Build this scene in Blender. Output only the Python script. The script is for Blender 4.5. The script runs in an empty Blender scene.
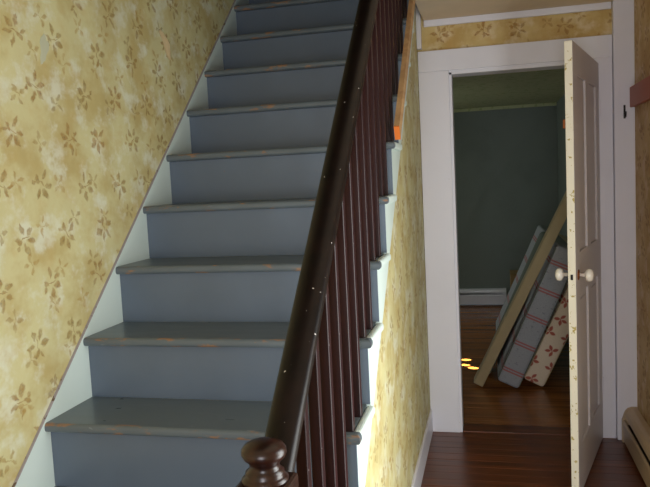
import bpy, bmesh, math, random
from mathutils import Vector, Matrix

random.seed(7)
SC = bpy.context.scene
COL = SC.collection

# ------------------------------------------------------------------ camera
cam_d = bpy.data.cameras.new('camera'); cam = bpy.data.objects.new('camera', cam_d)
COL.objects.link(cam); SC.camera = cam
cam_d.sensor_fit = 'HORIZONTAL'; cam_d.sensor_width = 36.0
cam_d.lens = 694.0 / 650.0 * 36.0
cam_d.clip_start = 0.02
def unit(v): return v.normalized()
_Y = unit(Vector((490 - 325, 172 - 243.5, 694)))            # world +Y seen by the camera
_D = Vector((696 - 325, 7800 - 243.5, 694)); _D = unit(_D - _Y * _Y.dot(_D))   # world down
_Z = -_D; _X = _Y.cross(_Z)
R = Matrix((_X, _Y, _Z))                                     # camera (x right, y down, z forward) -> world
right, down, fwd = R.col[0], R.col[1], R.col[2]
M4 = Matrix(((right[0], -down[0], -fwd[0], 0), (right[1], -down[1], -fwd[1], 0),
             (right[2], -down[2], -fwd[2], 1.5), (0, 0, 0, 1)))
cam.matrix_world = M4

# ------------------------------------------------------------------ world, lights, exposure
w = bpy.data.worlds.new('world'); SC.world = w; w.use_nodes = True
w.node_tree.nodes['Background'].inputs[0].default_value = (0.75, 0.87, 1.0, 1)
w.node_tree.nodes['Background'].inputs[1].default_value = 0.6

def area(name, loc, aim, sx, sy, power, col):
    l = bpy.data.lights.new(name, 'AREA'); l.shape = 'RECTANGLE'; l.size = sx; l.size_y = sy
    l.energy = power; l.color = col
    o = bpy.data.objects.new(name, l); COL.objects.link(o); o.location = loc
    o.rotation_euler = (Vector(aim) - Vector(loc)).to_track_quat('-Z', 'Y').to_euler()
    return o
# daylight coming through the doorway of the room on the right (just beside the photographer)
area('daylight_side_doorway', (0.86, 1.60, 0.86), (-1.3, 1.85, 0.84), 0.85, 1.50, 41, (0.97, 1.0, 0.98))
# daylight from the glazed front door behind the photographer
area('daylight_front_door', (-0.15, -1.58, 1.25), (0.1, 4.0, 1.0), 0.8, 1.5, 42, (0.94, 0.94, 1.0))
# dim daylight through the curtained window of the far room
area('daylight_far_room', (-1.85, 6.6, 1.35), (0.7, 6.6, 1.1), 0.9, 1.0, 8, (0.95, 1.0, 0.92))

vs = SC.view_settings
vs.view_transform = 'Standard'; vs.look = 'None'; vs.gamma = 1.0; vs.use_curve_mapping = False
vs.exposure = 0.0

# ------------------------------------------------------------------ geometry of the stairs (metres)
RISE, RUN = 0.2045, 0.2325
NOSE4_Y, NOSE4_Z = 1.757, 0.818
SLOPE = RISE / RUN
N_TREADS = 12
XL = -1.312          # face of the left skirt board
XR = -0.355          # right end of the tread nosings
FACE = -0.378        # wallpapered face of the wall under the stairs
def nose_y(n): return NOSE4_Y + RUN * (n - 4)
def tread_z(n): return RISE * n
def nose_line(y): return NOSE4_Z + SLOPE * (y - NOSE4_Y)
CEIL = 2.356
YB = 4.0             # back wall of the hall
XW = 0.746           # right wall of the hall
FY = 7.99            # far wall of the far room
FX = 0.72            # right wall of the far room
FCEIL = 2.215

# ------------------------------------------------------------------ node helpers
class NT:
    def __init__(s, name):
        s.m = bpy.data.materials.new(name); s.m.use_nodes = True
        s.t = s.m.node_tree; s.bsdf = s.t.nodes['Principled BSDF']
    def n(s, kind, **kw):
        nd = s.t.nodes.new(kind)
        for k, v in kw.items(): setattr(nd, k, v)
        return nd
    def link(s, a, b): s.t.links.new(a, b)
    def put(s, sock, v):
        if isinstance(v, bpy.types.NodeSocket): s.link(v, sock)
        else: sock.default_value = v
    def math(s, op, a, b=None, c=None, clamp=False):
        nd = s.n('ShaderNodeMath', operation=op, use_clamp=clamp)
        s.put(nd.inputs[0], a)
        if b is not None: s.put(nd.inputs[1], b)
        if c is not None: s.put(nd.inputs[2], c)
        return nd.outputs[0]
    def mix(s, fac, a, b, blend='MIX'):
        nd = s.n('ShaderNodeMix', data_type='RGBA', blend_type=blend)
        s.put(nd.inputs[0], fac)
        s.put(nd.inputs[6], a if isinstance(a, bpy.types.NodeSocket) else (*a, 1) if len(a) == 3 else a)
        s.put(nd.inputs[7], b if isinstance(b, bpy.types.NodeSocket) else (*b, 1) if len(b) == 3 else b)
        return nd.outputs[2]
    def obj(s): return s.n('ShaderNodeTexCoord').outputs['Object']
    def rnd(s): return s.n('ShaderNodeObjectInfo').outputs['Random']
    def scale(s, v, sc, loc=(0, 0, 0)):
        nd = s.n('ShaderNodeMapping'); s.link(v, nd.inputs[0])
        nd.inputs['Scale'].default_value = sc; s.put(nd.inputs['Location'], loc)
        return nd.outputs[0]
    def noise(s, v, sc, det=3, rough=0.55, dist=0.0):
        nd = s.n('ShaderNodeTexNoise'); s.link(v, nd.inputs['Vector'])
        nd.inputs['Scale'].default_value = sc; nd.inputs['Detail'].default_value = det
        nd.inputs['Roughness'].default_value = rough; nd.inputs['Distortion'].default_value = dist
        return nd.outputs['Fac']
    def ramp(s, f, lo, hi):
        nd = s.n('ShaderNodeMapRange', interpolation_type='SMOOTHSTEP', clamp=True)
        s.put(nd.inputs[0], f); nd.inputs[1].default_value = lo; nd.inputs[2].default_value = hi
        return nd.outputs[0]
    def sep(s, v):
        nd = s.n('ShaderNodeSeparateXYZ'); s.link(v, nd.inputs[0]); return nd.outputs
    def comb(s, x, y, z=0.0):
        nd = s.n('ShaderNodeCombineXYZ')
        for i, q in enumerate((x, y, z)): s.put(nd.inputs[i], q)
        return nd.outputs[0]
    def bump(s, h, strength=0.3, dist=0.002):
        nd = s.n('ShaderNodeBump'); s.link(h, nd.inputs['Height'])
        nd.inputs['Strength'].default_value = strength; nd.inputs['Distance'].default_value = dist
        s.link(nd.outputs[0], s.bsdf.inputs['Normal'])
    def done(s, col, rough=0.6, spec=0.5, coat=0.0):
        c = s.bsdf.inputs['Base Color']
        s.put(c, col if isinstance(col, bpy.types.NodeSocket) else (*col, 1))
        s.put(s.bsdf.inputs['Roughness'], rough)
        s.bsdf.inputs['Specular IOR Level'].default_value = spec
        s.bsdf.inputs['Coat Weight'].default_value = coat
        return s.m

def srgb(r, g, b):
    f = lambda c: c / 12.92 if c <= 0.04045 else ((c + 0.055) / 1.055) ** 2.4
    return (f(r / 255), f(g / 255), f(b / 255))

def leaf_layer(s, u, v, cu, cv, ou, ov, seed, leaves):
    """a staggered grid of leafy sprigs: returns (mask, random value of the cell)"""
    V = s.math('ADD', s.math('DIVIDE', v, cv), ov)
    row = s.math('FLOOR', V)
    par = s.math('MULTIPLY', s.math('FLOORED_MODULO', row, 2.0), 0.5)
    U = s.math('ADD', s.math('ADD', s.math('DIVIDE', u, cu), ou), par)
    colm = s.math('FLOOR', U)
    wn = s.n('ShaderNodeTexWhiteNoise', noise_dimensions='3D')
    s.link(s.comb(colm, row, seed), wn.inputs['Vector'])
    rs = s.sep(wn.outputs['Color'])
    fu = s.math('MULTIPLY', s.math('SUBTRACT', s.math('FRACT', U), 0.5), cu / cv)
    fv = s.math('SUBTRACT', s.math('FRACT', V), 0.5)
    fu = s.math('ADD', fu, s.math('MULTIPLY', s.math('SUBTRACT', rs[0], 0.5), 0.42))
    fv = s.math('ADD', fv, s.math('MULTIPLY', s.math('SUBTRACT', rs[1], 0.5), 0.22))
    rot = s.n('ShaderNodeVectorRotate', rotation_type='Z_AXIS')
    s.link(s.comb(fu, fv), rot.inputs['Vector'])
    s.link(s.math('MULTIPLY', s.math('SUBTRACT', wn.outputs['Value'], 0.5), 4.6), rot.inputs['Angle'])
    mask = None
    for (x, y, a, ln, wd) in leaves:
        mp = s.n('ShaderNodeMapping', vector_type='TEXTURE'); s.link(rot.outputs[0], mp.inputs[0])
        mp.inputs['Location'].default_value = (x, y, 0); mp.inputs['Rotation'].default_value = (0, 0, a)
        mp.inputs['Scale'].default_value = (ln, wd, 1)
        q = s.sep(mp.outputs[0])
        e = s.math('SUBTRACT', s.math('SUBTRACT', 1.0, s.math('MULTIPLY', q[0], q[0])), s.math('ABSOLUTE', q[1]))
        k = s.ramp(e, -0.05, 0.55)
        mask = k if mask is None else s.math('MAXIMUM', mask, k)
    return mask, rs[2]

def wallpaper(name, axis, tint=(1, 1, 1), dimming=0.0):
    s = NT(name)
    o = s.obj(); xyz = s.sep(o)
    u, v = (xyz[1], xyz[2]) if axis == 'x' else (xyz[0], xyz[2])
    uv = s.comb(u, v)
    wob = s.n('ShaderNodeTexNoise'); s.link(uv, wob.inputs['Vector']); wob.inputs['Scale'].default_value = 38; wob.inputs['Detail'].default_value = 2
    ws = s.sep(wob.outputs['Color'])
    u2 = s.math('ADD', u, s.math('MULTIPLY', s.math('SUBTRACT', ws[0], 0.5), 0.030))
    v2 = s.math('ADD', v, s.math('MULTIPLY', s.math('SUBTRACT', ws[1], 0.5), 0.022))
    A = [(0.17, 0.12, 0.7, 0.15, 0.085), (0.0, 0.22, 1.5, 0.14, 0.075), (-0.20, 0.09, 2.7, 0.15, 0.07),
         (0.19, -0.10, -0.5, 0.16, 0.09), (0.0, 0.02, 1.1, 0.17, 0.018), (-0.10, -0.14, 0.5, 0.13, 0.07), (-0.02, -0.24, -1.3, 0.10, 0.05)]
    B = [(0.15, 0.08, 0.4, 0.13, 0.075), (-0.04, 0.17, 1.9, 0.12, 0.065), (-0.15, -0.06, 3.4, 0.13, 0.065),
         (0.05, -0.17, -1.2, 0.13, 0.07), (0.02, 0.0, 0.9, 0.13, 0.015)]
    m1, r1 = leaf_layer(s, u2, v2, 0.224, 0.150, 0.13, 0.37, 1.0, A)
    m2, r2 = leaf_layer(s, u2, v2, 0.178, 0.127, 0.63, 0.42, 2.0, B)
    fine = s.noise(uv, 150, 3); mid = s.noise(uv, 11, 4, 0.6); big = s.noise(s.scale(uv, (1, 1, 1), (3, 7, 0)), 5.5, 4, 0.6)
    pale = s.noise(s.scale(uv, (1, 1, 1), (13, 5, 0)), 9, 4, 0.62)
    base = s.mix(s.ramp(big, 0.40, 0.66), srgb(207, 201, 150), srgb(190, 174, 116))
    base = s.mix(s.math('MULTIPLY', s.ramp(pale, 0.48, 0.68), 0.8), base, srgb(220, 222, 198))
    base = s.mix(s.math('MULTIPLY', s.ramp(mid, 0.50, 0.72), 0.35), base, srgb(196, 170, 106))
    lc = s.mix(r1, srgb(156, 114, 48), srgb(150, 122, 58))
    lc = s.mix(s.ramp(fine, 0.50, 0.68), lc, srgb(104, 82, 50))
    k1 = s.math('MULTIPLY', m1, s.math('MULTIPLY_ADD', s.noise(uv, 45, 2), 1.1, 0.05), clamp=True)
    col = s.mix(k1, base, lc)
    lc2 = s.mix(r2, srgb(176, 140, 66), srgb(140, 116, 62))
    k2 = s.math('MULTIPLY', m2, s.math('MULTIPLY_ADD', s.noise(uv, 40, 2), 1.1, -0.05), clamp=True)
    col = s.mix(k2, col, lc2)
    grime = s.noise(s.scale(uv, (1.2, 0.5, 1)), 3.0, 5, 0.6)
    col = s.mix(s.math('MULTIPLY', s.ramp(grime, 0.45, 0.8), 0.15 + dimming), col, srgb(150, 122, 74))  # fixed share is grime, the rest browns the paper for weaker light
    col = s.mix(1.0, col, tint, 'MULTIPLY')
    s.bump(s.math('ADD', fine, s.math('MULTIPLY', mid, 2)), 0.25, 0.002)
    return s.done(col, 0.62, 0.35)

def paint(name, c, chip=None, chip_amt=0.62, rough=0.4, dirt=0.15, sc=1.0):
    s = NT(name); o = s.obj()
    n1 = s.noise(o, 3.0 * sc, 5, 0.6); n2 = s.noise(o, 28 * sc, 4, 0.65)
    col = s.mix(s.math('MULTIPLY', s.ramp(n1, 0.45, 0.75), dirt), c, tuple(x * 0.55 for x in c))
    if chip:
        k = s.ramp(n2, chip_amt, chip_amt + 0.03)
        col = s.mix(k, col, chip)
    s.bump(s.noise(o, 60 * sc, 3), 0.12, 0.001)
    return s.done(col, rough, 0.5)

def tread_paint(name, c):
    # grey floor enamel, worn through to bare wood along the front edge (local y = 0 is the nose)
    s = NT(name); o = s.obj(); xyz = s.sep(o); r = s.rnd()
    sh = s.comb(s.math('MULTIPLY', r, 37.0), 0.0, s.math('MULTIPLY', r, 11.0))
    ad = s.n('ShaderNodeVectorMath', operation='ADD'); s.link(o, ad.inputs[0]); s.link(sh, ad.inputs[1]); p = ad.outputs[0]
    edge = s.math('SUBTRACT', 1.0, s.math('DIVIDE', s.math('ABSOLUTE', s.math('SUBTRACT', xyz[1], 0.006)), 0.028), clamp=True)
    st = s.scale(p, (6.0, 26.0, 18.0)); n = s.noise(st, 1.6, 5, 0.62)
    k = s.ramp(s.math('ADD', n, s.math('MULTIPLY', edge, 0.20)), 0.735, 0.80)
    k = s.math('MULTIPLY', k, s.ramp(edge, 0.0, 0.25))
    wood = s.mix(s.noise(p, 40, 2), srgb(148, 104, 68), srgb(136, 116, 98))
    dust = s.noise(s.scale(p, (3, 9, 9)), 2.0, 4)
    col = s.mix(s.math('MULTIPLY', s.ramp(dust, 0.45, 0.75), 0.30), c, tuple(x * 1.5 for x in c))
    scuff = s.ramp(s.noise(s.scale(p, (9, 30, 30)), 2.2, 4), 0.68, 0.74)
    col = s.mix(s.math('MULTIPLY', scuff, s.math('MULTIPLY', edge, 0.6)), col, srgb(150, 156, 160))
    col = s.mix(k, col, wood)
    s.bump(s.noise(p, 45, 3), 0.10, 0.001)
    return s.done(col, s.math('MULTIPLY_ADD', dust, 0.25, 0.20), 0.5)

def riser_paint(name, c):
    s = NT(name); o = s.obj(); r = s.rnd()
    ad = s.n('ShaderNodeVectorMath', operation='ADD'); s.link(o, ad.inputs[0])
    s.link(s.comb(s.math('MULTIPLY', r, 31.0), 0.0, s.math('MULTIPLY', r, 17.0)), ad.inputs[1]); p = ad.outputs[0]
    big = s.noise(p, 4, 4); chips = s.noise(p, 16, 3, 0.5)
    col = s.mix(s.math('MULTIPLY', s.ramp(big, 0.4, 0.7), 0.25), c, tuple(x * 1.35 for x in c))
    col = s.mix(s.math('MULTIPLY', s.ramp(chips, 0.755, 0.785), 0.75), col, srgb(150, 96, 62))
    s.bump(s.noise(s.scale(p, (4, 40, 40)), 3, 3), 0.12, 0.001)
    return s.done(col, 0.34, 0.5)

def wood(name, c1, c2, axis='y', rough=0.35, specks=None, vary=0.0, grain=1.0, coat=0.0, spec=0.5):
    s = NT(name); o = s.obj()
    if vary:
        r = s.rnd(); ad = s.n('ShaderNodeVectorMath', operation='ADD'); s.link(o, ad.inputs[0])
        s.link(s.comb(s.math('MULTIPLY', r, 23.0), s.math('MULTIPLY', r, 7.0), s.math('MULTIPLY', r, 13.0)), ad.inputs[1]); o = ad.outputs[0]
    sc = {'x': (1.2, 30, 30), 'y': (30, 1.2, 30), 'z': (30, 30, 1.2)}[axis]
    g = s.noise(s.scale(o, tuple(q * grain for q in sc)), 1.0, 5, 0.65, 0.4)
    col = s.mix(s.ramp(g, 0.3, 0.7), c1, c2)
    blot = s.noise(o, 6, 3)
    col = s.mix(s.math('MULTIPLY', s.ramp(blot, 0.45, 0.75), 0.35), col, tuple(x * 0.5 for x in c1))
    if vary:
        col = s.mix(s.math('MULTIPLY', s.rnd(), vary), col, tuple(x * 0.35 for x in c1))
    if specks:
        k = s.ramp(s.noise(o, 95, 1, 0.4), 0.775, 0.80)
        col = s.mix(k, col, specks)
    s.bump(g, 0.15, 0.001)
    return s.done(col, rough, spec, coat)

def plain(name, c, rough=0.5, metal=0.0, spec=0.5):
    s = NT(name); o = s.obj()
    col = s.mix(s.math('MULTIPLY', s.noise(o, 12, 4), 0.35), c, tuple(x * 0.6 for x in c))
    s.bsdf.inputs['Metallic'].default_value = metal
    return s.done(col, rough, spec)

MAT = {}
MAT['paper_x'] = wallpaper('leaf_wallpaper_side', 'x')
MAT['paper_y'] = wallpaper('leaf_wallpaper_end', 'y', tint=(1.0, 0.82, 0.66))  # same paper, warm lamplight put into the tint
MAT['paper_r'] = wallpaper('leaf_wallpaper_dim_warm', 'x', tint=(1.0, 0.77, 0.67), dimming=0.12)  # same paper, dimmer warm bounce light put into tint and browning
MAT['white'] = paint('white_gloss_paint', srgb(228, 229, 238), srgb(150, 140, 120), 0.77, 0.38, 0.08)
MAT['skirt'] = paint('white_skirt_paint', srgb(214, 230, 224), srgb(170, 160, 140), 0.80, 0.40, 0.10)
MAT['flecked'] = paint('flecked_ledge', srgb(166, 160, 162), srgb(110, 92, 74), 0.60, 0.7, 0.3, 1.2)
MAT['doorw'] = paint('cream_door_paint', srgb(192, 186, 186), srgb(160, 142, 104), 0.74, 0.36, 0.16)
MAT['edge'] = paint('chipped_edge_paint', srgb(232, 228, 210), srgb(176, 160, 90), 0.60, 0.4, 0.1, 1.4)
MAT['tread'] = tread_paint('grey_tread_enamel', srgb(92, 102, 108))
MAT['riser'] = riser_paint('blue_grey_riser_enamel', srgb(92, 105, 120))
MAT['dark'] = wood('dark_stained_wood', srgb(50, 22, 24), srgb(26, 12, 15), 'z', 0.42, srgb(150, 140, 140), grain=1.0, spec=0.3)
MAT['rail'] = wood('dark_rail_wood', srgb(26, 17, 15), srgb(14, 10, 10), 'y', 0.36, srgb(200, 196, 190), spec=0.25)
MAT['newel'] = wood('newel_wood', srgb(52, 26, 18), srgb(26, 13, 11), 'z', 0.30, None, coat=0.0)
MAT['raw'] = wood('raw_pine', srgb(206, 168, 120), srgb(178, 138, 96), 'y', 0.6, None)
MAT['rawend'] = plain('cut_pine_end', srgb(226, 120, 44), 0.6)
MAT['plank'] = wood('hall_floor_board', srgb(126, 66, 30), srgb(76, 40, 20), 'x', 0.30, None, vary=0.6)
MAT['plank_far'] = wood('far_floor_board', srgb(186, 118, 58), srgb(128, 80, 40), 'x', 0.22, None, vary=0.5)
MAT['ceil'] = paint('cream_ceiling', srgb(222, 204, 178), srgb(150, 120, 90), 0.80, 0.7, 0.25)
MAT['far_wall'] = paint('green_grey_wall', srgb(116, 126, 120), None, 0.7, 0.7, 0.35, 0.6)
MAT['far_ceil'] = paint('green_ceiling_paper', srgb(176, 182, 142), srgb(150, 162, 116), 0.56, 0.7, 0.3, 0.6)
MAT['heater'] = paint('tan_heater_enamel', srgb(188, 166, 132), srgb(120, 96, 70), 0.80, 0.42, 0.15)
MAT['slot'] = plain('dark_slot', srgb(50, 34, 26), 0.7)
MAT['rust'] = plain('red_brown_wood', srgb(176, 86, 36), 0.45)
MAT['porcelain'] = plain('porcelain', srgb(240, 236, 226), 0.15)
MAT['iron'] = plain('black_iron', srgb(40, 36, 36), 0.45, 0.6)
MAT['brass'] = plain('tarnished_brass', srgb(150, 90, 50), 0.4, 0.7)
MAT['bare'] = plain('bare_plaster', srgb(196, 198, 168), 0.8)
MAT['peel'] = plain('torn_paper_back', srgb(246, 226, 180), 0.7)
MAT['cream'] = plain('cream_ticking', srgb(196, 180, 140), 0.8)
MAT['teal'] = plain('grey_green_cloth', srgb(112, 126, 116), 0.8)
MAT['carton'] = plain('brown_card', srgb(150, 126, 80), 0.8)
MAT['plain_dark'] = plain('dark_plaster', srgb(120, 112, 100), 0.8)

# ------------------------------------------------------------------ object helpers
def link(name, me, mat, parent=None, loc=None):
    o = bpy.data.objects.new(name, me); COL.objects.link(o)
    if mat is not None and not me.materials: me.materials.append(mat)
    if loc is not None: o.location = loc
    if parent is not None:
        o.parent = parent
        o.matrix_parent_inverse = parent.matrix_basis.inverted()
    return o
def put(name, bm, mat, parent=None, loc=None, smooth=False):
    me = bpy.data.meshes.new(name); bmesh.ops.recalc_face_normals(bm, faces=bm.faces)
    bm.to_mesh(me); bm.free()
    if smooth:
        for p in me.polygons: p.use_smooth = True
    return link(name, me, mat, parent, loc)
def empty(name, loc):
    o = bpy.data.objects.new(name, None); COL.objects.link(o); o.location = loc
    o.empty_display_size = 0.1
    return o
def tag(o, label, cat, kind=None, group=None):
    o['label'] = label; o['category'] = cat
    if kind: o['kind'] = kind
    if group: o['group'] = group
    return o
def bbox(bm, x0, x1, y0, y1, z0, z1, bev=0.0, seg=2):
    r = bmesh.ops.create_cube(bm, size=1.0)
    for v in r['verts']:
        v.co = Vector((x0 + (v.co.x + .5) * (x1 - x0), y0 + (v.co.y + .5) * (y1 - y0), z0 + (v.co.z + .5) * (z1 - z0)))
    if bev:
        es = list({e for v in r['verts'] for e in v.link_edges})
        bmesh.ops.bevel(bm, geom=es, offset=bev, segments=seg, affect='EDGES', profile=0.5)
def box(name, x0, x1, y0, y1, z0, z1, mat, parent=None, bev=0.0, seg=2, loc=None):
    bm = bmesh.new(); bbox(bm, x0, x1, y0, y1, z0, z1, bev, seg)
    return put(name, bm, mat, parent, loc)
def prism_bm(bm, pts, axis, a, b):
    def P(p, t):
        return {'x': (t, p[0], p[1]), 'y': (p[0], t, p[1]), 'z': (p[0], p[1], t)}[axis]
    va = [bm.verts.new(P(p, a)) for p in pts]; vb = [bm.verts.new(P(p, b)) for p in pts]
    bm.faces.new(va); bm.faces.new(vb[::-1]); n = len(pts)
    for i in range(n): bm.faces.new((va[i], vb[i], vb[(i + 1) % n], va[(i + 1) % n]))
    bm.normal_update()
def prism(name, pts, axis, a, b, mat, parent=None, bev=0.0, loc=None, smooth=False):
    bm = bmesh.new(); prism_bm(bm, pts, axis, a, b)
    if bev:
        bmesh.ops.recalc_face_normals(bm, faces=bm.faces)
        bmesh.ops.bevel(bm, geom=[e for e in bm.edges if e.calc_face_angle(0) > 0.6], offset=bev, segments=2, affect='EDGES')
    return put(name, bm, mat, parent, loc, smooth)
def lathe(name, prof, mat, parent=None, loc=(0, 0, 0), axis='z', seg=28):
    bm = bmesh.new(); rings = []
    for (r, h) in prof:
        ring = []
        for i in range(seg):
            a = 2 * math.pi * i / seg; c, s_ = r * math.cos(a), r * math.sin(a)
            ring.append(bm.verts.new({'z': (c, s_, h), 'y': (c, h, s_), 'x': (h, c, s_)}[axis]))
        rings.append(ring)
    for A, B in zip(rings, rings[1:]):
        for i in range(seg): bm.faces.new((A[i], A[(i + 1) % seg], B[(i + 1) % seg], B[i]))
    bm.faces.new(rings[0]); bm.faces.new(rings[-1])
    return put(name, bm, mat, parent, loc, True)

# ================================================================== SETTING
# ---- left wall
wl = box('wall_left', -1.46, -1.319, -1.7, 5.7, 0, 4.7, MAT['paper_x'])
tag(wl, 'long left wall papered in faded yellow leaf pattern above the stairs', 'wall', 'structure')
# torn strip curling away from the wall, and a bare patch where paper has come off
bm = bmesh.new(); L = []
for i in range(11):
    t = i / 10; z = 2.150 - 0.108 * t; y = 2.712 + 0.092 * t + 0.010 * math.sin(t * 5)
    wd = 0.013 * math.sin(math.pi * (0.10 + 0.82 * t)) + 0.002
    out = 0.003 + 0.014 * math.sin(math.pi * t)
    L.append((bm.verts.new((-1.3175, y - wd, z)), bm.verts.new((-1.3185 + out, y, z)), bm.verts.new((-1.3185 + out * 0.6 + 0.004, y + wd, z + 0.006))))
for A, B in zip(L, L[1:]):
    for k in (0, 1): bm.faces.new((A[k], A[k + 1], B[k + 1], B[k]))
bmesh.ops.solidify(bm, geom=bm.faces[:], thickness=0.0012)
put('torn_paper', bm, MAT['peel'], wl, smooth=True)['label'] = 'pale curl of torn wallpaper'
bm = bmesh.new()
pts = []
for i in range(18):
    a = 2 * math.pi * i / 18; rr = 1 + 0.22 * math.sin(3 * a + 1) + 0.15 * math.sin(5 * a)
    pts.append((1.920 + 0.020 * rr * math.cos(a) + 0.010 * math.sin(a), 1.942 + 0.044 * rr * math.sin(a)))
prism_bm(bm, pts, 'x', -1.3195, -1.3182)
put('bare_patch', bm, MAT['bare'], wl)['label'] = 'grey bare patch where paper is missing'

# ---- wall under the stairs
def under(y): return nose_line(y) - 0.305
yk = NOSE4_Y + (0.305 - NOSE4_Z) / SLOPE
ws_ = prism('wall_stair', [(yk + 0.02, 0.0), (YB, 0.0), (YB, under(YB)), (yk + 0.02, under(yk + 0.02))], 'x', FACE - 0.05, FACE, MAT['paper_x'])
tag(ws_, 'narrow sunlit papered wall under the outer edge of the stairs', 'wall', 'structure')
bl = box('baseboard_left', FACE, FACE + 0.013, yk + 0.15, YB - 0.02, 0, 0.135, MAT['white'], None, 0.003)
tag(bl, 'white baseboard at the foot of the wall under the stairs', 'baseboard', 'structure')

# ---- back wall with the doorway
OX0, OX1, OZ = -0.204, 0.548, 2.06
bm = bmesh.new()
prism_bm(bm, [(-0.43, 0), (OX0, 0), (OX0, OZ), (OX1, OZ), (OX1, 0), (XW + 0.1, 0), (XW + 0.1, 2.7), (-0.43, 2.7)], 'y', YB, YB + 0.12)
bmesh.ops.triangulate(bm, faces=[f for f in bm.faces if len(f.verts) > 4])
wb = put('wall_back', bm, MAT['paper_y'])
tag(wb, 'end wall with a band of leaf wallpaper tinted tan for warm light above the doorway', 'wall', 'structure')
# casing
tr = empty('trim_1', (0.2, YB, 0)); tag(tr, 'wide white painted casing around the open doorway', 'door casing', 'structure')
box('side_casing', FACE + 0.002, OX0 - 0.004, YB - 0.022, YB, 0, OZ + 0.012, MAT['white'], tr, 0.003)
box('side_casing', OX1 + 0.004, 0.641, YB - 0.022, YB, 0, OZ + 0.012, MAT['white'], tr, 0.003)
box('head_casing', FACE + 0.002, 0.641, YB - 0.022, YB, OZ + 0.012, 2.187, MAT['white'], tr, 0.003)
box('jamb', OX0 - 0.004, OX0 + 0.010, YB - 0.012, YB + 0.12, 0, OZ, MAT['white'], tr)
box('jamb', OX1 - 0.010, OX1 + 0.004, YB - 0.012, YB + 0.12, 0, OZ, MAT['white'], tr)
box('head_jamb', OX0 - 0.004, OX1 + 0.004, YB - 0.012, YB + 0.12, OZ - 0.010, OZ + 0.012, MAT['white'], tr)
# white corner board boxing in the corner
t2 = box('trim_2', 0.643, XW, YB - 0.045, YB, 0, CEIL, MAT['white'], None, 0.004)
tag(t2, 'tall white boxed board between the door casing and the right wall', 'trim', 'structure')
# picture strip below ceiling
t3 = box('trim_3', -0.337, 0.640, YB - 0.018, YB, CEIL - 0.036, CEIL, MAT['white'], None, 0.004)
tag(t3, 'slim white moulding where end wall meets ceiling', 'moulding', 'structure')
t4 = box('trim_4', FACE + 0.001, FACE + 0.026, YB - 0.045, YB, 2.20, CEIL + 0.24, MAT['white'], None, 0.002)
tag(t4, 'short white upright board in the ceiling corner beside the stairs', 'trim', 'structure')

# ---- right wall (with the doorway that lets the daylight in, beside the photographer)
bm = bmesh.new()
DY0, DY1, DZ = 1.14, 2.06, 2.0
prism_bm(bm, [(-1.7, 0), (DY0, 0), (DY0, DZ), (DY1, DZ), (DY1, 0), (YB, 0), (YB, 2.6), (-1.7, 2.6)], 'x', XW, XW + 0.10)
bmesh.ops.triangulate(bm, faces=[f for f in bm.faces if len(f.verts) > 4])
wr = put('wall_right', bm, MAT['paper_r'])
tag(wr, 'papered wall at the right edge, browned for dim warm light', 'wall', 'structure')
# ---- front wall behind the photographer, with the front door opening
bm = bmesh.new()
prism_bm(bm, [(-1.46, 0), (-0.62, 0), (-0.62, 2.05), (0.32, 2.05), (0.32, 0), (XW + 0.1, 0), (XW + 0.1, 2.6), (-1.46, 2.6)], 'y', -1.7, -1.6)
bmesh.ops.triangulate(bm, faces=[f for f in bm.faces if len(f.verts) > 4])
wf = put('wall_front', bm, MAT['paper_y'])
tag(wf, 'papered wall behind the viewer with front door opening', 'wall', 'structure')

# ---- ceilings
bm = bmesh.new()
prism_bm(bm, [(-1.46, -1.7), (XW + 0.1, -1.7), (XW + 0.1, YB + 0.12), (-0.338, YB + 0.12), (-0.338, 1.0), (-1.46, 1.0)], 'z', CEIL, CEIL + 0.25)
bmesh.ops.triangulate(bm, faces=[f for f in bm.faces if len(f.verts) > 4])
cl = put('ceiling', bm, MAT['ceil'])
tag(cl, 'tan cream plaster ceiling over the hallway', 'ceiling', 'structure')
uw = box('wall_upper', -0.335, -0.235, 1.0, 5.7, CEIL + 0.25, 4.6, MAT['plain_dark']); tag(uw, 'upper stairwell wall over the stairs', 'wall', 'structure')
ub = box('wall_upper_back', -1.46, -0.27, 5.6, 5.7, 2.45, 4.6, MAT['plain_dark']); tag(ub, 'dim wall at the head of the stairs', 'wall', 'structure')
uf = box('wall_upper_front', -1.46, -0.335, 0.9, 1.0, CEIL + 0.25, 4.6, MAT['plain_dark']); tag(uf, 'upper stairwell wall over the lower steps', 'wall', 'structure')
uc = box('ceiling_upper', -1.46, -0.27, 0.9, 5.7, 4.6, 4.7, MAT['plain_dark']); tag(uc, 'ceiling of the upper stairwell', 'ceiling', 'structure')
yl = nose_y(13)
ul = box('floor_upper', -1.46, -0.40, yl, 5.7, RISE * 13 - 0.03, RISE * 13, MAT['tread']); tag(ul, 'upper landing floor at the head of the stairs', 'floor', 'structure')

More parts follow.
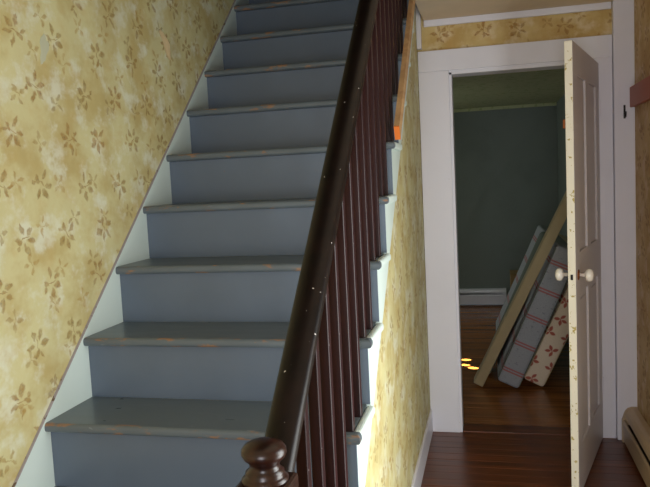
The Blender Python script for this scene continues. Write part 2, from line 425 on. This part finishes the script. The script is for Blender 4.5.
# ---- floors of single boards
def floor(name, label, x0, x1, y0, y1, wd, mat, gap=0.0018):
    f = empty(name, ((x0 + x1) / 2, (y0 + y1) / 2, 0)); tag(f, label, 'floor', 'structure')
    box('subfloor', x0, x1, y0, y1, -0.06, -0.024, MAT['slot'], f)
    variants = []
    for k in range(3):
        bm = bmesh.new(); bbox(bm, x0, x1, 0, wd - gap, -0.022 , -0.0006 * k, 0.0012, 1)
        me = bpy.data.meshes.new('plank'); bmesh.ops.recalc_face_normals(bm, faces=bm.faces); bm.to_mesh(me); bm.free(); me.materials.append(mat)
        variants.append(me)
    n = int(math.ceil((y1 - y0) / wd - 1e-6))
    for i in range(n):
        link('plank', random.choice(variants), None, f, (0, y0 + i * wd, 0))
floor('floor', 'dark reddish floor boards of the hallway', -1.46, XW + 0.1, -1.7, YB, 0.0814, MAT['plank'])
th = box('trim_5', OX0 + 0.010, OX1 - 0.010, YB, YB + 0.12, -0.022, 0.004, MAT['plank'], None, 0.003)
tag(th, 'worn wooden threshold board in the open doorway', 'threshold', 'structure')
floor('floor_far', 'worn brown floor boards in the room beyond the doorway', -2.2, FX + 0.1, YB + 0.12, FY, 0.0775, MAT['plank_far'])

# ---- far room
fw = box('wall_far', -2.2, FX + 0.1, FY, FY + 0.1, 0, 2.5, MAT['far_wall']); tag(fw, 'dim grey-green wall at the back of the room beyond the doorway', 'wall', 'structure')
fr = box('wall_far_right', FX, FX + 0.1, YB + 0.12, FY, 0, 2.5, MAT['far_wall']); tag(fr, 'dark grey-green side wall the mattresses lean on', 'wall', 'structure')
ff = bmesh.new()
# the left wall of the far room, solid behind the closed shade
wy0, wy1, wz0, wz1 = 5.9, 7.0, 0.75, 1.95
prism_bm(ff, [(YB + 0.12, 0), (FY, 0), (FY, 2.5), (YB + 0.12, 2.5)], 'x', -2.2, -2.1)
fl = put('wall_far_left', ff, MAT['far_wall']); tag(fl, 'side wall of the far room out of sight', 'wall', 'structure')
wn_ = empty('window_1', (-2.1, 6.4, 0.8)); tag(wn_, 'shaded window in the side wall of the far room', 'window', 'structure')
for a, b, c, e_ in ((5.80, 5.88, 0.75, 1.95), (6.92, 7.0, 0.75, 1.95), (5.88, 6.92, 1.87, 1.95), (5.88, 6.92, 0.735, 0.80)):
    box('window_frame', -2.0995, -2.07, a, b, c, e_, MAT['white'], wn_, 0.003)
box('window_shade', -2.097, -2.085, 5.88, 6.92, 0.83, 1.87, MAT['cream'], wn_)
for k, (x, y) in enumerate(((-0.228, 5.60), (-0.232, 5.445), (-0.165, 5.36))):  # spot lamps added inside the closed shade to throw the sun patches
    l = bpy.data.lights.new('sun_patch_spot', 'SPOT'); l.energy = 6000; l.color = (1.0, 0.95, 0.65); l.spot_size = math.radians(1.35); l.spot_blend = 0.2; l.shadow_soft_size = 0.003
    lo = bpy.data.objects.new('sun_patch_spot', l); COL.objects.link(lo); lo.location = (-2.06, 5.92 + 0.03 * k, 1.80)
    lo.rotation_euler = (Vector((x, y, 0)) - lo.location).to_track_quat('-Z', 'Y').to_euler()
fn = bmesh.new()
prism_bm(fn, [(-2.2, 0), (-0.43, 0), (-0.43, 2.3), (-2.2, 2.3)], 'y', YB, YB + 0.12)
fnw = put('wall_far_near', fn, MAT['far_wall']); tag(fnw, 'partition of the far room behind the stairs', 'wall', 'structure')
fc = box('ceiling_far', -2.2, FX + 0.1, YB + 0.12, FY + 0.1, FCEIL, FCEIL + 0.1, MAT['far_ceil']); tag(fc, 'mottled green ceiling in the room beyond the doorway', 'ceiling', 'structure')
fm = box('trim_6', -2.1, FX, FY - 0.02, FY, FCEIL - 0.035, FCEIL, MAT['far_ceil'], None, 0.004); tag(fm, 'thin moulding along the top of the far green wall', 'moulding', 'structure')

# ================================================================== STAIRCASE
st = empty('staircase', (-0.83, nose_y(1), 0))
tag(st, 'steep grey painted wooden stairs with white skirt boards', 'staircase')
T = 0.028; DEP = RUN + 0.026
def tread_mesh():
    pts = [(XL, 0), (XR, 0), (XR, 0.030), (-0.381, 0.030), (-0.381, DEP), (XL, DEP)]
    bm = bmesh.new(); prism_bm(bm, pts, 'z', -T, 0)
    bmesh.ops.recalc_face_normals(bm, faces=bm.faces)
    es = [e for e in bm.edges if all(abs(v.co.y) < 1e-6 for v in e.verts) and abs(e.verts[0].co.z - e.verts[1].co.z) < 1e-6]
    es += [e for e in bm.edges if all(abs(v.co.x - XR) < 1e-6 for v in e.verts) and abs(e.verts[0].co.z - e.verts[1].co.z) < 1e-6]
    bmesh.ops.bevel(bm, geom=es, offset=0.011, segments=4, affect='EDGES', profile=0.5)
    me = bpy.data.meshes.new('tread'); bm.to_mesh(me); bm.free(); me.materials.append(MAT['tread']); return me
tm = tread_mesh()
bm = bmesh.new(); bbox(bm, XL, -0.3715, 0, 0.008, -RISE + 0.0005, -T - 0.0005)
rm = bpy.data.meshes.new('riser'); bm.to_mesh(bm and rm); bm.free(); rm.materials.append(MAT['riser'])
bm = bmesh.new(); bbox(bm, -0.3805, XR, 0.0305, DEP - 0.002, -T, 0, 0.009, 3)
nm = bpy.data.meshes.new('return_nosing'); bmesh.ops.recalc_face_normals(bm, faces=bm.faces); bm.to_mesh(nm); bm.free(); nm.materials.append(MAT['skirt'])
for n in range(1, N_TREADS + 1):
    y, z = nose_y(n), tread_z(n)
    link('tread', tm, None, st, (0, y, z))
    link('riser', rm, None, st, (0, y + 0.026, z))
    link('return_nosing', nm, None, st, (0, y, z))['label'] = 'white painted tread end'
link('riser', rm, None, st, (0, nose_y(13) + 0.026, tread_z(13)))
# outer sawtooth stringer
pts = [(nose_y(1) + 0.0345, 0.0)]
for n in range(1, N_TREADS + 1):
    pts.append((nose_y(n) + 0.0345, tread_z(n) - T - 0.0005)); pts.append((nose_y(n + 1) + 0.0345, tread_z(n) - T - 0.0005))
pts.append((nose_y(13) + 0.0345, tread_z(13) - T))
pts.append((YB - 0.001, tread_z(13) - T)); pts.append((YB - 0.001, under(YB) + 0.001))
pts.append((yk, 0.0))
bm = bmesh.new(); prism_bm(bm, pts, 'x', -0.3855, -0.371)
bmesh.ops.triangulate(bm, faces=[f for f in bm.faces if len(f.verts) > 4])
put('outer_stringer', bm, MAT['skirt'], st)['label'] = 'white stepped stringer on the open side'
# wall-side skirt board
y1 = YB + 0.5
pts = [(nose_y(1) - 0.2, 0.0), (nose_y(1) + 0.30, 0.0), (y1, nose_line(y1) - 0.42)]
pts += [(y1, nose_line(y1) + 0.004), (nose_y(1) - 0.2, nose_line(nose_y(1) - 0.2) + 0.004)]
prism('skirt_board', pts, 'x', XL - 0.0065, XL + 0.0002, MAT['skirt'], st)['label'] = 'white sloping skirt board against the papered wall'
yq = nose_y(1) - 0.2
prism('skirt_cap', [(yq, nose_line(yq) + 0.0042), (y1, nose_line(y1) + 0.0042), (y1, nose_line(y1) + 0.0085), (yq, nose_line(yq) + 0.0085)], 'x', XL - 0.0065, XL + 0.0012, MAT['flecked'], st)['label'] = 'flecked grey ledge along the skirt board'  # thin strip, greyer than the board, with brown flecks
# raw board nailed along the outer edge of the upper treads
ya, yb_ = 2.712, YB - 0.07
def rb(y, d): return (y, nose_line(y) + d)
yu = ya - 0.030
prism('side_board', [rb(ya, -0.012), rb(yb_, -0.012), rb(yb_, 0.062), rb(yu, 0.062)], 'x', XR + 0.001, XR + 0.022, MAT['raw'], st)['label'] = 'raw unpainted wood strip along the upper tread ends'
def ofs(p): return (p[0] - 0.004, p[1] - 0.004)
prism('board_end', [ofs(rb(ya, -0.012)), rb(ya, -0.0122), rb(yu - 0.0003, 0.062), ofs(rb(yu, 0.062))], 'x', XR + 0.001, XR + 0.022, MAT['rawend'], st)['label'] = 'orange cut end of the wood strip'

# ================================================================== RAILING
XB = -0.390
rl = empty('stair_railing', (XB, nose_y(1) + 0.048, RISE))
tag(rl, 'dark stained stair railing with square balusters and turned newel knob', 'railing')
NY = nose_y(1) + 0.034
nw = box('newel_post', XB - 0.040, XB + 0.022 + 0.018, NY - 0.040, NY + 0.040, RISE, 0.958, MAT['newel'], rl, 0.006)
box('newel_collar', XB - 0.047, XB + 0.047, NY - 0.047, NY + 0.047, 0.958, 0.9895, MAT['newel'], nw, 0.007)
lathe('newel_knob', [(0.001, 0.0), (0.040, 0.001), (0.041, 0.006), (0.036, 0.010), (0.033, 0.014), (0.034, 0.018), (0.028, 0.022), (0.0255, 0.029),
                     (0.029, 0.037), (0.036, 0.043), (0.0395, 0.050), (0.039, 0.057), (0.034, 0.064), (0.025, 0.069), (0.012, 0.072), (0.001, 0.0725)],
      MAT['newel'], nw, (XB, NY, 0.9895))
HT = 0.725
prof = [(-0.024, -0.058), (0.024, -0.058), (0.028, -0.053), (0.029, -0.040)]
prof += [(0.034 * math.cos(math.pi * k / 14), -0.030 + 0.030 * math.sin(math.pi * k / 14) ** 0.8) for k in range(15)]
prof += [(-0.029, -0.040), (-0.028, -0.053)]
bm = bmesh.new(); y0, y1 = NY + 0.041, 4.1
A = [bm.verts.new((XB + x, y0, nose_line(y0) + HT + h)) for x, h in prof]
B = [bm.verts.new((XB + x, y1, nose_line(y1) + HT + h)) for x, h in prof]
bm.faces.new(A); bm.faces.new(B[::-1])
for i in range(len(prof)): j = (i + 1) % len(prof); bm.faces.new((A[i], B[i], B[j], A[j]))
hr = put('handrail', bm, MAT['rail'], rl, smooth=True); hr.data.set_sharp_from_angle(angle=0.7)
bals = {}
def baluster(dy):
    top = HT - 0.0575; h = 0.0125
    bm = bmesh.new()
    zt = lambda yy: top + SLOPE * (dy + yy)
    vs_ = []
    for sx, sy in ((-1, -1), (1, -1), (1, 1), (-1, 1)):
        vs_.append((bm.verts.new((sx * h, sy * h, 0)), bm.verts.new((sx * h, sy * h, zt(sy * h)))))
    bm.faces.new([v[0] for v in vs_]); bm.faces.new([v[1] for v in vs_])
    for i in range(4): a, b = vs_[i], vs_[(i + 1) % 4]; bm.faces.new((a[0], b[0], b[1], a[1]))
    bmesh.ops.recalc_face_normals(bm, faces=bm.faces)
    bmesh.ops.bevel(bm, geom=[e for e in bm.edges if abs(e.verts[0].co.z - e.verts[1].co.z) > 0.3], offset=0.0018, segments=1, affect='EDGES')
    me = bpy.data.meshes.new('baluster'); bm.to_mesh(me); bm.free(); me.materials.append(MAT['dark']); return me
offs = (0.040, 0.156)
bmeshes = [baluster(d) for d in offs]
for n in range(1, N_TREADS + 1):
    for d, me in zip(offs, bmeshes):
        if n == 1 and d < 0.1: continue
        link('baluster', me, None, rl, (XB, nose_y(n) + d, tread_z(n)))

# ================================================================== DOOR (open into the hall, hinged on the right)
HX, HY = 0.537, YB - 0.030
FXd, FYd = 0.322, 3.195
vec = Vector((FXd - HX, FYd - HY)); DW = vec.length; ang = math.atan2(vec.y, vec.x)
d = empty('door_1', (HX, HY, 0.012)); d.rotation_euler = (0, 0, ang)
tag(d, 'open white four-panel door with porcelain knobs and chipped edge', 'door', 'structure')
TH = 0.034; DH = 2.030
def dpart(name, x0, x1, y0, y1, z0, z1, mat, bev=0.002, par=None):
    bm = bmesh.new(); bbox(bm, x0, x1, y0, y1, z0, z1, bev, 2)
    me = bpy.data.meshes.new(name); bmesh.ops.recalc_face_normals(bm, faces=bm.faces); bm.to_mesh(me); bm.free(); me.materials.append(mat)
    o = bpy.data.objects.new(name, me); COL.objects.link(o); o.parent = par or d
    return o
SW = 0.115
dpart('stile', 0, SW, 0, TH, 0, DH, MAT['doorw']); dpart('stile', DW - SW, DW, 0, TH, 0, DH, MAT['doorw'])
dpart('door_edge', DW - 0.0005, DW + 0.0025, 0.001, TH - 0.001, 0.002, DH - 0.002, MAT['edge'], 0.0008)['label'] = 'chipped yellowed door edge'
dpart('mullion', DW / 2 - 0.05, DW / 2 + 0.05, 0.0004, TH - 0.0004, 0.20, DH - 0.12, MAT['doorw'])
for z0, z1 in ((0, 0.22), (0.92, 1.11), (DH - 0.135, DH)):
    dpart('rail', SW - 0.001, DW - SW + 0.001, 0.0002, TH - 0.0002, z0, z1, MAT['doorw'])
for x0, x1 in ((SW, DW / 2 - 0.05), (DW / 2 + 0.05, DW - SW)):
    for z0, z1 in ((0.22, 0.92), (1.11, DH - 0.135)):
        p = dpart('panel', x0 - 0.003, x1 + 0.003, 0.011, TH - 0.011, z0 - 0.003, z1 + 0.003, MAT['doorw'])
        dpart('raised_field', x0 + 0.030, x1 - 0.030, 0.006, TH - 0.006, z0 + 0.035, z1 - 0.035, MAT['doorw'], 0.004, p)
def dlathe(name, prof, mat, loc, flip, par):
    o = lathe(name, [(r, -h if flip else h) for r, h in prof], mat, None, loc, 'y', 20); o.parent = par; return o
for flip, y in ((False, TH), (True, 0.0)):
    k = dlathe('knob', [(0.008, -0.001), (0.008, 0.026), (0.014, 0.030), (0.025, 0.036), (0.029, 0.045), (0.027, 0.056), (0.017, 0.063), (0.002, 0.065)], MAT['porcelain'], (DW - 0.062, y, 1.012), flip, d)
    k['label'] = 'white porcelain door knob'
    dlathe('rosette', [(0.024, -0.0005), (0.024, 0.003), (0.012, 0.006), (0.009, 0.007)], MAT['brass'], (DW - 0.062, y, 1.012), flip, d)
dpart('latch_plate', DW + 0.002, DW + 0.0035, 0.006, TH - 0.006, 0.965, 1.06, MAT['edge'], 0.0004)
dpart('latch_bolt', DW + 0.003, DW + 0.008, 0.012, TH - 0.012, 0.998, 1.022, MAT['iron'], 0.0010)
dpart('latch', DW - 0.10, DW - 0.015, TH if False else -0.014, 0.0, 1.66, 1.70, MAT['brass'], 0.003)
for z in (0.25, 1.75):
    dpart('hinge', -0.006, 0.006, TH - 0.004, TH + 0.006, z, z + 0.09, MAT['white'], 0.002)

# ================================================================== RIGHT WALL FITTINGS
def heater(name, loc, length, along, mat, label):
    """baseboard heater: local x = out from the wall, y = along; built in world axes then turned"""
    h = empty(name, loc); tag(h, label, 'heater', None, None)
    H, D = 0.190, 0.080
    def add(nm, pts, a, b, m, lab=None):
        bm = bmesh.new(); prism_bm(bm, pts, 'y', a, b)
        me = bpy.data.meshes.new(nm); bmesh.ops.recalc_face_normals(bm, faces=bm.faces); bm.to_mesh(me); bm.free(); me.materials.append(m)
        o = bpy.data.objects.new(nm, me); COL.objects.link(o); o.parent = h
        return o
    add('back_plate', [(0.0005, 0.005), (0.004, 0.005), (0.004, H - 0.004), (0.0005, H - 0.004)], 0, length, mat)
    add('hood', [(0.004, H), (0.030, H), (0.050, H - 0.007), (0.063, H - 0.022), (0.070, H - 0.042), (0.066, H - 0.042), (0.059, H - 0.024), (0.047, H - 0.012), (0.029, H - 0.005), (0.004, H - 0.005)], 0, length, mat)
    add('front_panel', [(0.076, 0.018), (D, 0.018), (D, 0.118), (0.074, 0.128), (0.070, 0.126), (0.076, 0.116)], 0, length, mat)
    add('element', [(0.012, 0.04), (0.064, 0.04), (0.064, 0.10), (0.012, 0.10)], 0.03, length - 0.03, MAT['slot'], None)
    cap = [(0.0005, 0.0), (D + 0.002, 0.0), (D + 0.002, 0.120), (0.072, H - 0.040), (0.064, H - 0.020), (0.051, H - 0.005), (0.030, H + 0.002), (0.0005, H + 0.002)]
    add('end_cap', cap, -0.002, 0.028, mat); add('end_cap', cap, length - 0.028, length + 0.002, mat)
    h.rotation_euler = (0, 0, along)
    return h
heater('baseboard_heater', (XW, YB - 0.05, 0), 1.8, math.pi, MAT['heater'], 'tan metal baseboard heater along the foot of the right wall')
heater('baseboard_heater', (-1.46, FY, 0), 1.6, -math.pi / 2, MAT['white'], 'low pale baseboard heater under the far green wall')

wrail = empty('wall_rail', (XW, 3.9, 1.80)); tag(wrail, 'short red-brown wooden rail end fixed high on the right wall', 'wooden rail')
box('rail_board', XW - 0.028, XW - 0.0005, 2.4, 3.945, 1.800, 1.903, MAT['rust'], wrail, 0.003)
hk = empty('coat_hook', (0.694, YB - 0.045, 1.78)); tag(hk, 'small black iron hook screwed to the white corner board', 'hook')
box('hook_plate', 0.689, 0.699, YB - 0.0485, YB - 0.0452, 1.745, 1.815, MAT['iron'], hk, 0.001)
bm = bmesh.new()
path = [(0, -0.003, 0.0), (0, -0.018, -0.012), (0, -0.030, -0.012), (0, -0.036, 0.0), (0, -0.036, 0.012)]
for (a, b) in zip(path, path[1:]):
    c0, c1 = Vector(a), Vector(b); q = (c1 - c0).to_track_quat('Z', 'Y').to_matrix().to_4x4()
    bmesh.ops.create_cone(bm, cap_ends=True, segments=8, radius1=0.004, radius2=0.004, depth=(c1 - c0).length + 0.003,
                          matrix=Matrix.Translation((c0 + c1) / 2) @ q)
bmesh.ops.translate(bm, verts=bm.verts[:], vec=(0.694, YB - 0.046, 1.765))
put('hook_prong', bm, MAT['iron'], hk, smooth=True)

# ================================================================== THINGS LEANING IN THE FAR ROOM
def fabric(name, kind):
    s = NT(name); o = s.obj(); xyz = s.sep(o)      # local x = thickness, y = depth, z = up the slab
    weave = s.noise(o, 120, 3)
    if kind == 'blue':
        base = s.mix(weave, srgb(150, 156, 164), srgb(184, 188, 194))
        f = s.math('FRACT', s.math('DIVIDE', xyz[2], 0.20))
        a1 = s.math('SUBTRACT', 1.0, s.ramp(s.math('ABSOLUTE', s.math('SUBTRACT', f, 0.46)), 0.022, 0.035))
        a2 = s.math('SUBTRACT', 1.0, s.ramp(s.math('ABSOLUTE', s.math('SUBTRACT', f, 0.555)), 0.022, 0.035))
        col = s.mix(s.math('MULTIPLY', s.math('MAXIMUM', a1, a2), 0.8), base, srgb(178, 96, 88))
        dots = s.noise(s.scale(o, (30, 30, 60)), 1.0, 2); col = s.mix(s.math('MULTIPLY', s.ramp(dots, 0.6, 0.7), 0.4), col, srgb(80, 84, 94))
    else:
        base = s.mix(weave, srgb(240, 226, 206), srgb(224, 206, 182))
        lv = [(0.16, 0.12, 0.7, 0.22, 0.13), (-0.06, 0.22, 1.9, 0.21, 0.12), (-0.20, -0.02, 2.9, 0.21, 0.12), (0.12, -0.18, -0.9, 0.22, 0.13), (0, 0, 0.4, 0.2, 0.03)]
        m, r_ = leaf_layer(s, xyz[0], xyz[2], 0.125, 0.115, 0.1, 0.2, 4.0, lv)
        col = s.mix(s.math('MULTIPLY', m, 0.9), base, srgb(176, 72, 56))
    s.bump(weave, 0.2, 0.002)
    return s.done(col, 0.85, 0.2)
MAT['blue'] = fabric('blue_grey_ticking', 'blue'); MAT['floral'] = fabric('red_floral_ticking', 'floral')
def slab(name, label, cat, corner, slope, thick, length, depth, mat, piping=None, bev=0.02, group=None):
    """a slab leaning to the right; corner = its lower right edge on the floor (x, y of the end facing the hall)"""
    r_ = empty(name, (corner[0], corner[1], 0.002)); r_.rotation_euler = (0, math.atan2(1.0, slope), 0); tag(r_, label, cat, None, group)
    def add(nm, bm, m):
        me = bpy.data.meshes.new(nm); bmesh.ops.recalc_face_normals(bm, faces=bm.faces); bm.to_mesh(me); bm.free(); me.materials.append(m)
        o = bpy.data.objects.new(nm, me); COL.objects.link(o); o.parent = r_; return o
    bm = bmesh.new(); bbox(bm, -thick, 0, 0, depth, 0, length, bev, 3)
    o = add('body', bm, mat)
    for p in o.data.polygons: p.use_smooth = True
    if piping:
        for x in (-thick + 0.004, -0.004):
            bm = bmesh.new()
            for (z0, z1, y0, y1) in ((bev, length - bev, 0.001, 0.009), ):
                bbox(bm, x - 0.0045, x + 0.0045, y0 + bev * 0.35, y1 + bev * 0.35, z0, z1, 0.003, 1)
            add('piping', bm, piping)
    return r_
slab('mattress', 'blue-grey mattress with red double stripes leaning between two others', 'mattress', (0.150, 4.82), 2.25, 0.155, 1.02, 1.88, MAT['blue'], MAT['teal'], 0.022)
slab('mattress', 'cream mattress with red flowers leaning nearest the open door', 'mattress', (0.318, 4.87), 2.10, 0.145, 0.935, 1.88, MAT['floral'], MAT['cream'], 0.020)
slab('bed_board', 'tall plain cream board leaning over the mattresses', 'board', (-0.090, 4.86), 2.02, 0.070, 1.60, 0.12, MAT['cream'], None, 0.006)
slab('mattress', 'grey-green mattress leaning behind the cream board', 'mattress', (-0.042, 5.12), 2.22, 0.065, 1.12, 0.30, MAT['teal'], None, 0.03)
ct = empty('carton', (0.30, 7.3, 0)); tag(ct, 'brown cardboard carton on the floor before the far wall', 'box')
box('carton_body', 0.175, 0.45, 7.2, 7.5, 0.0, 0.455, MAT['carton'], ct, 0.003)
for k, (a, b) in enumerate(((7.195, 7.345), (7.352, 7.505))):
    box('carton_flap', 0.173, 0.452, a, b, 0.4555, 0.461, MAT['carton'], ct, 0.001)
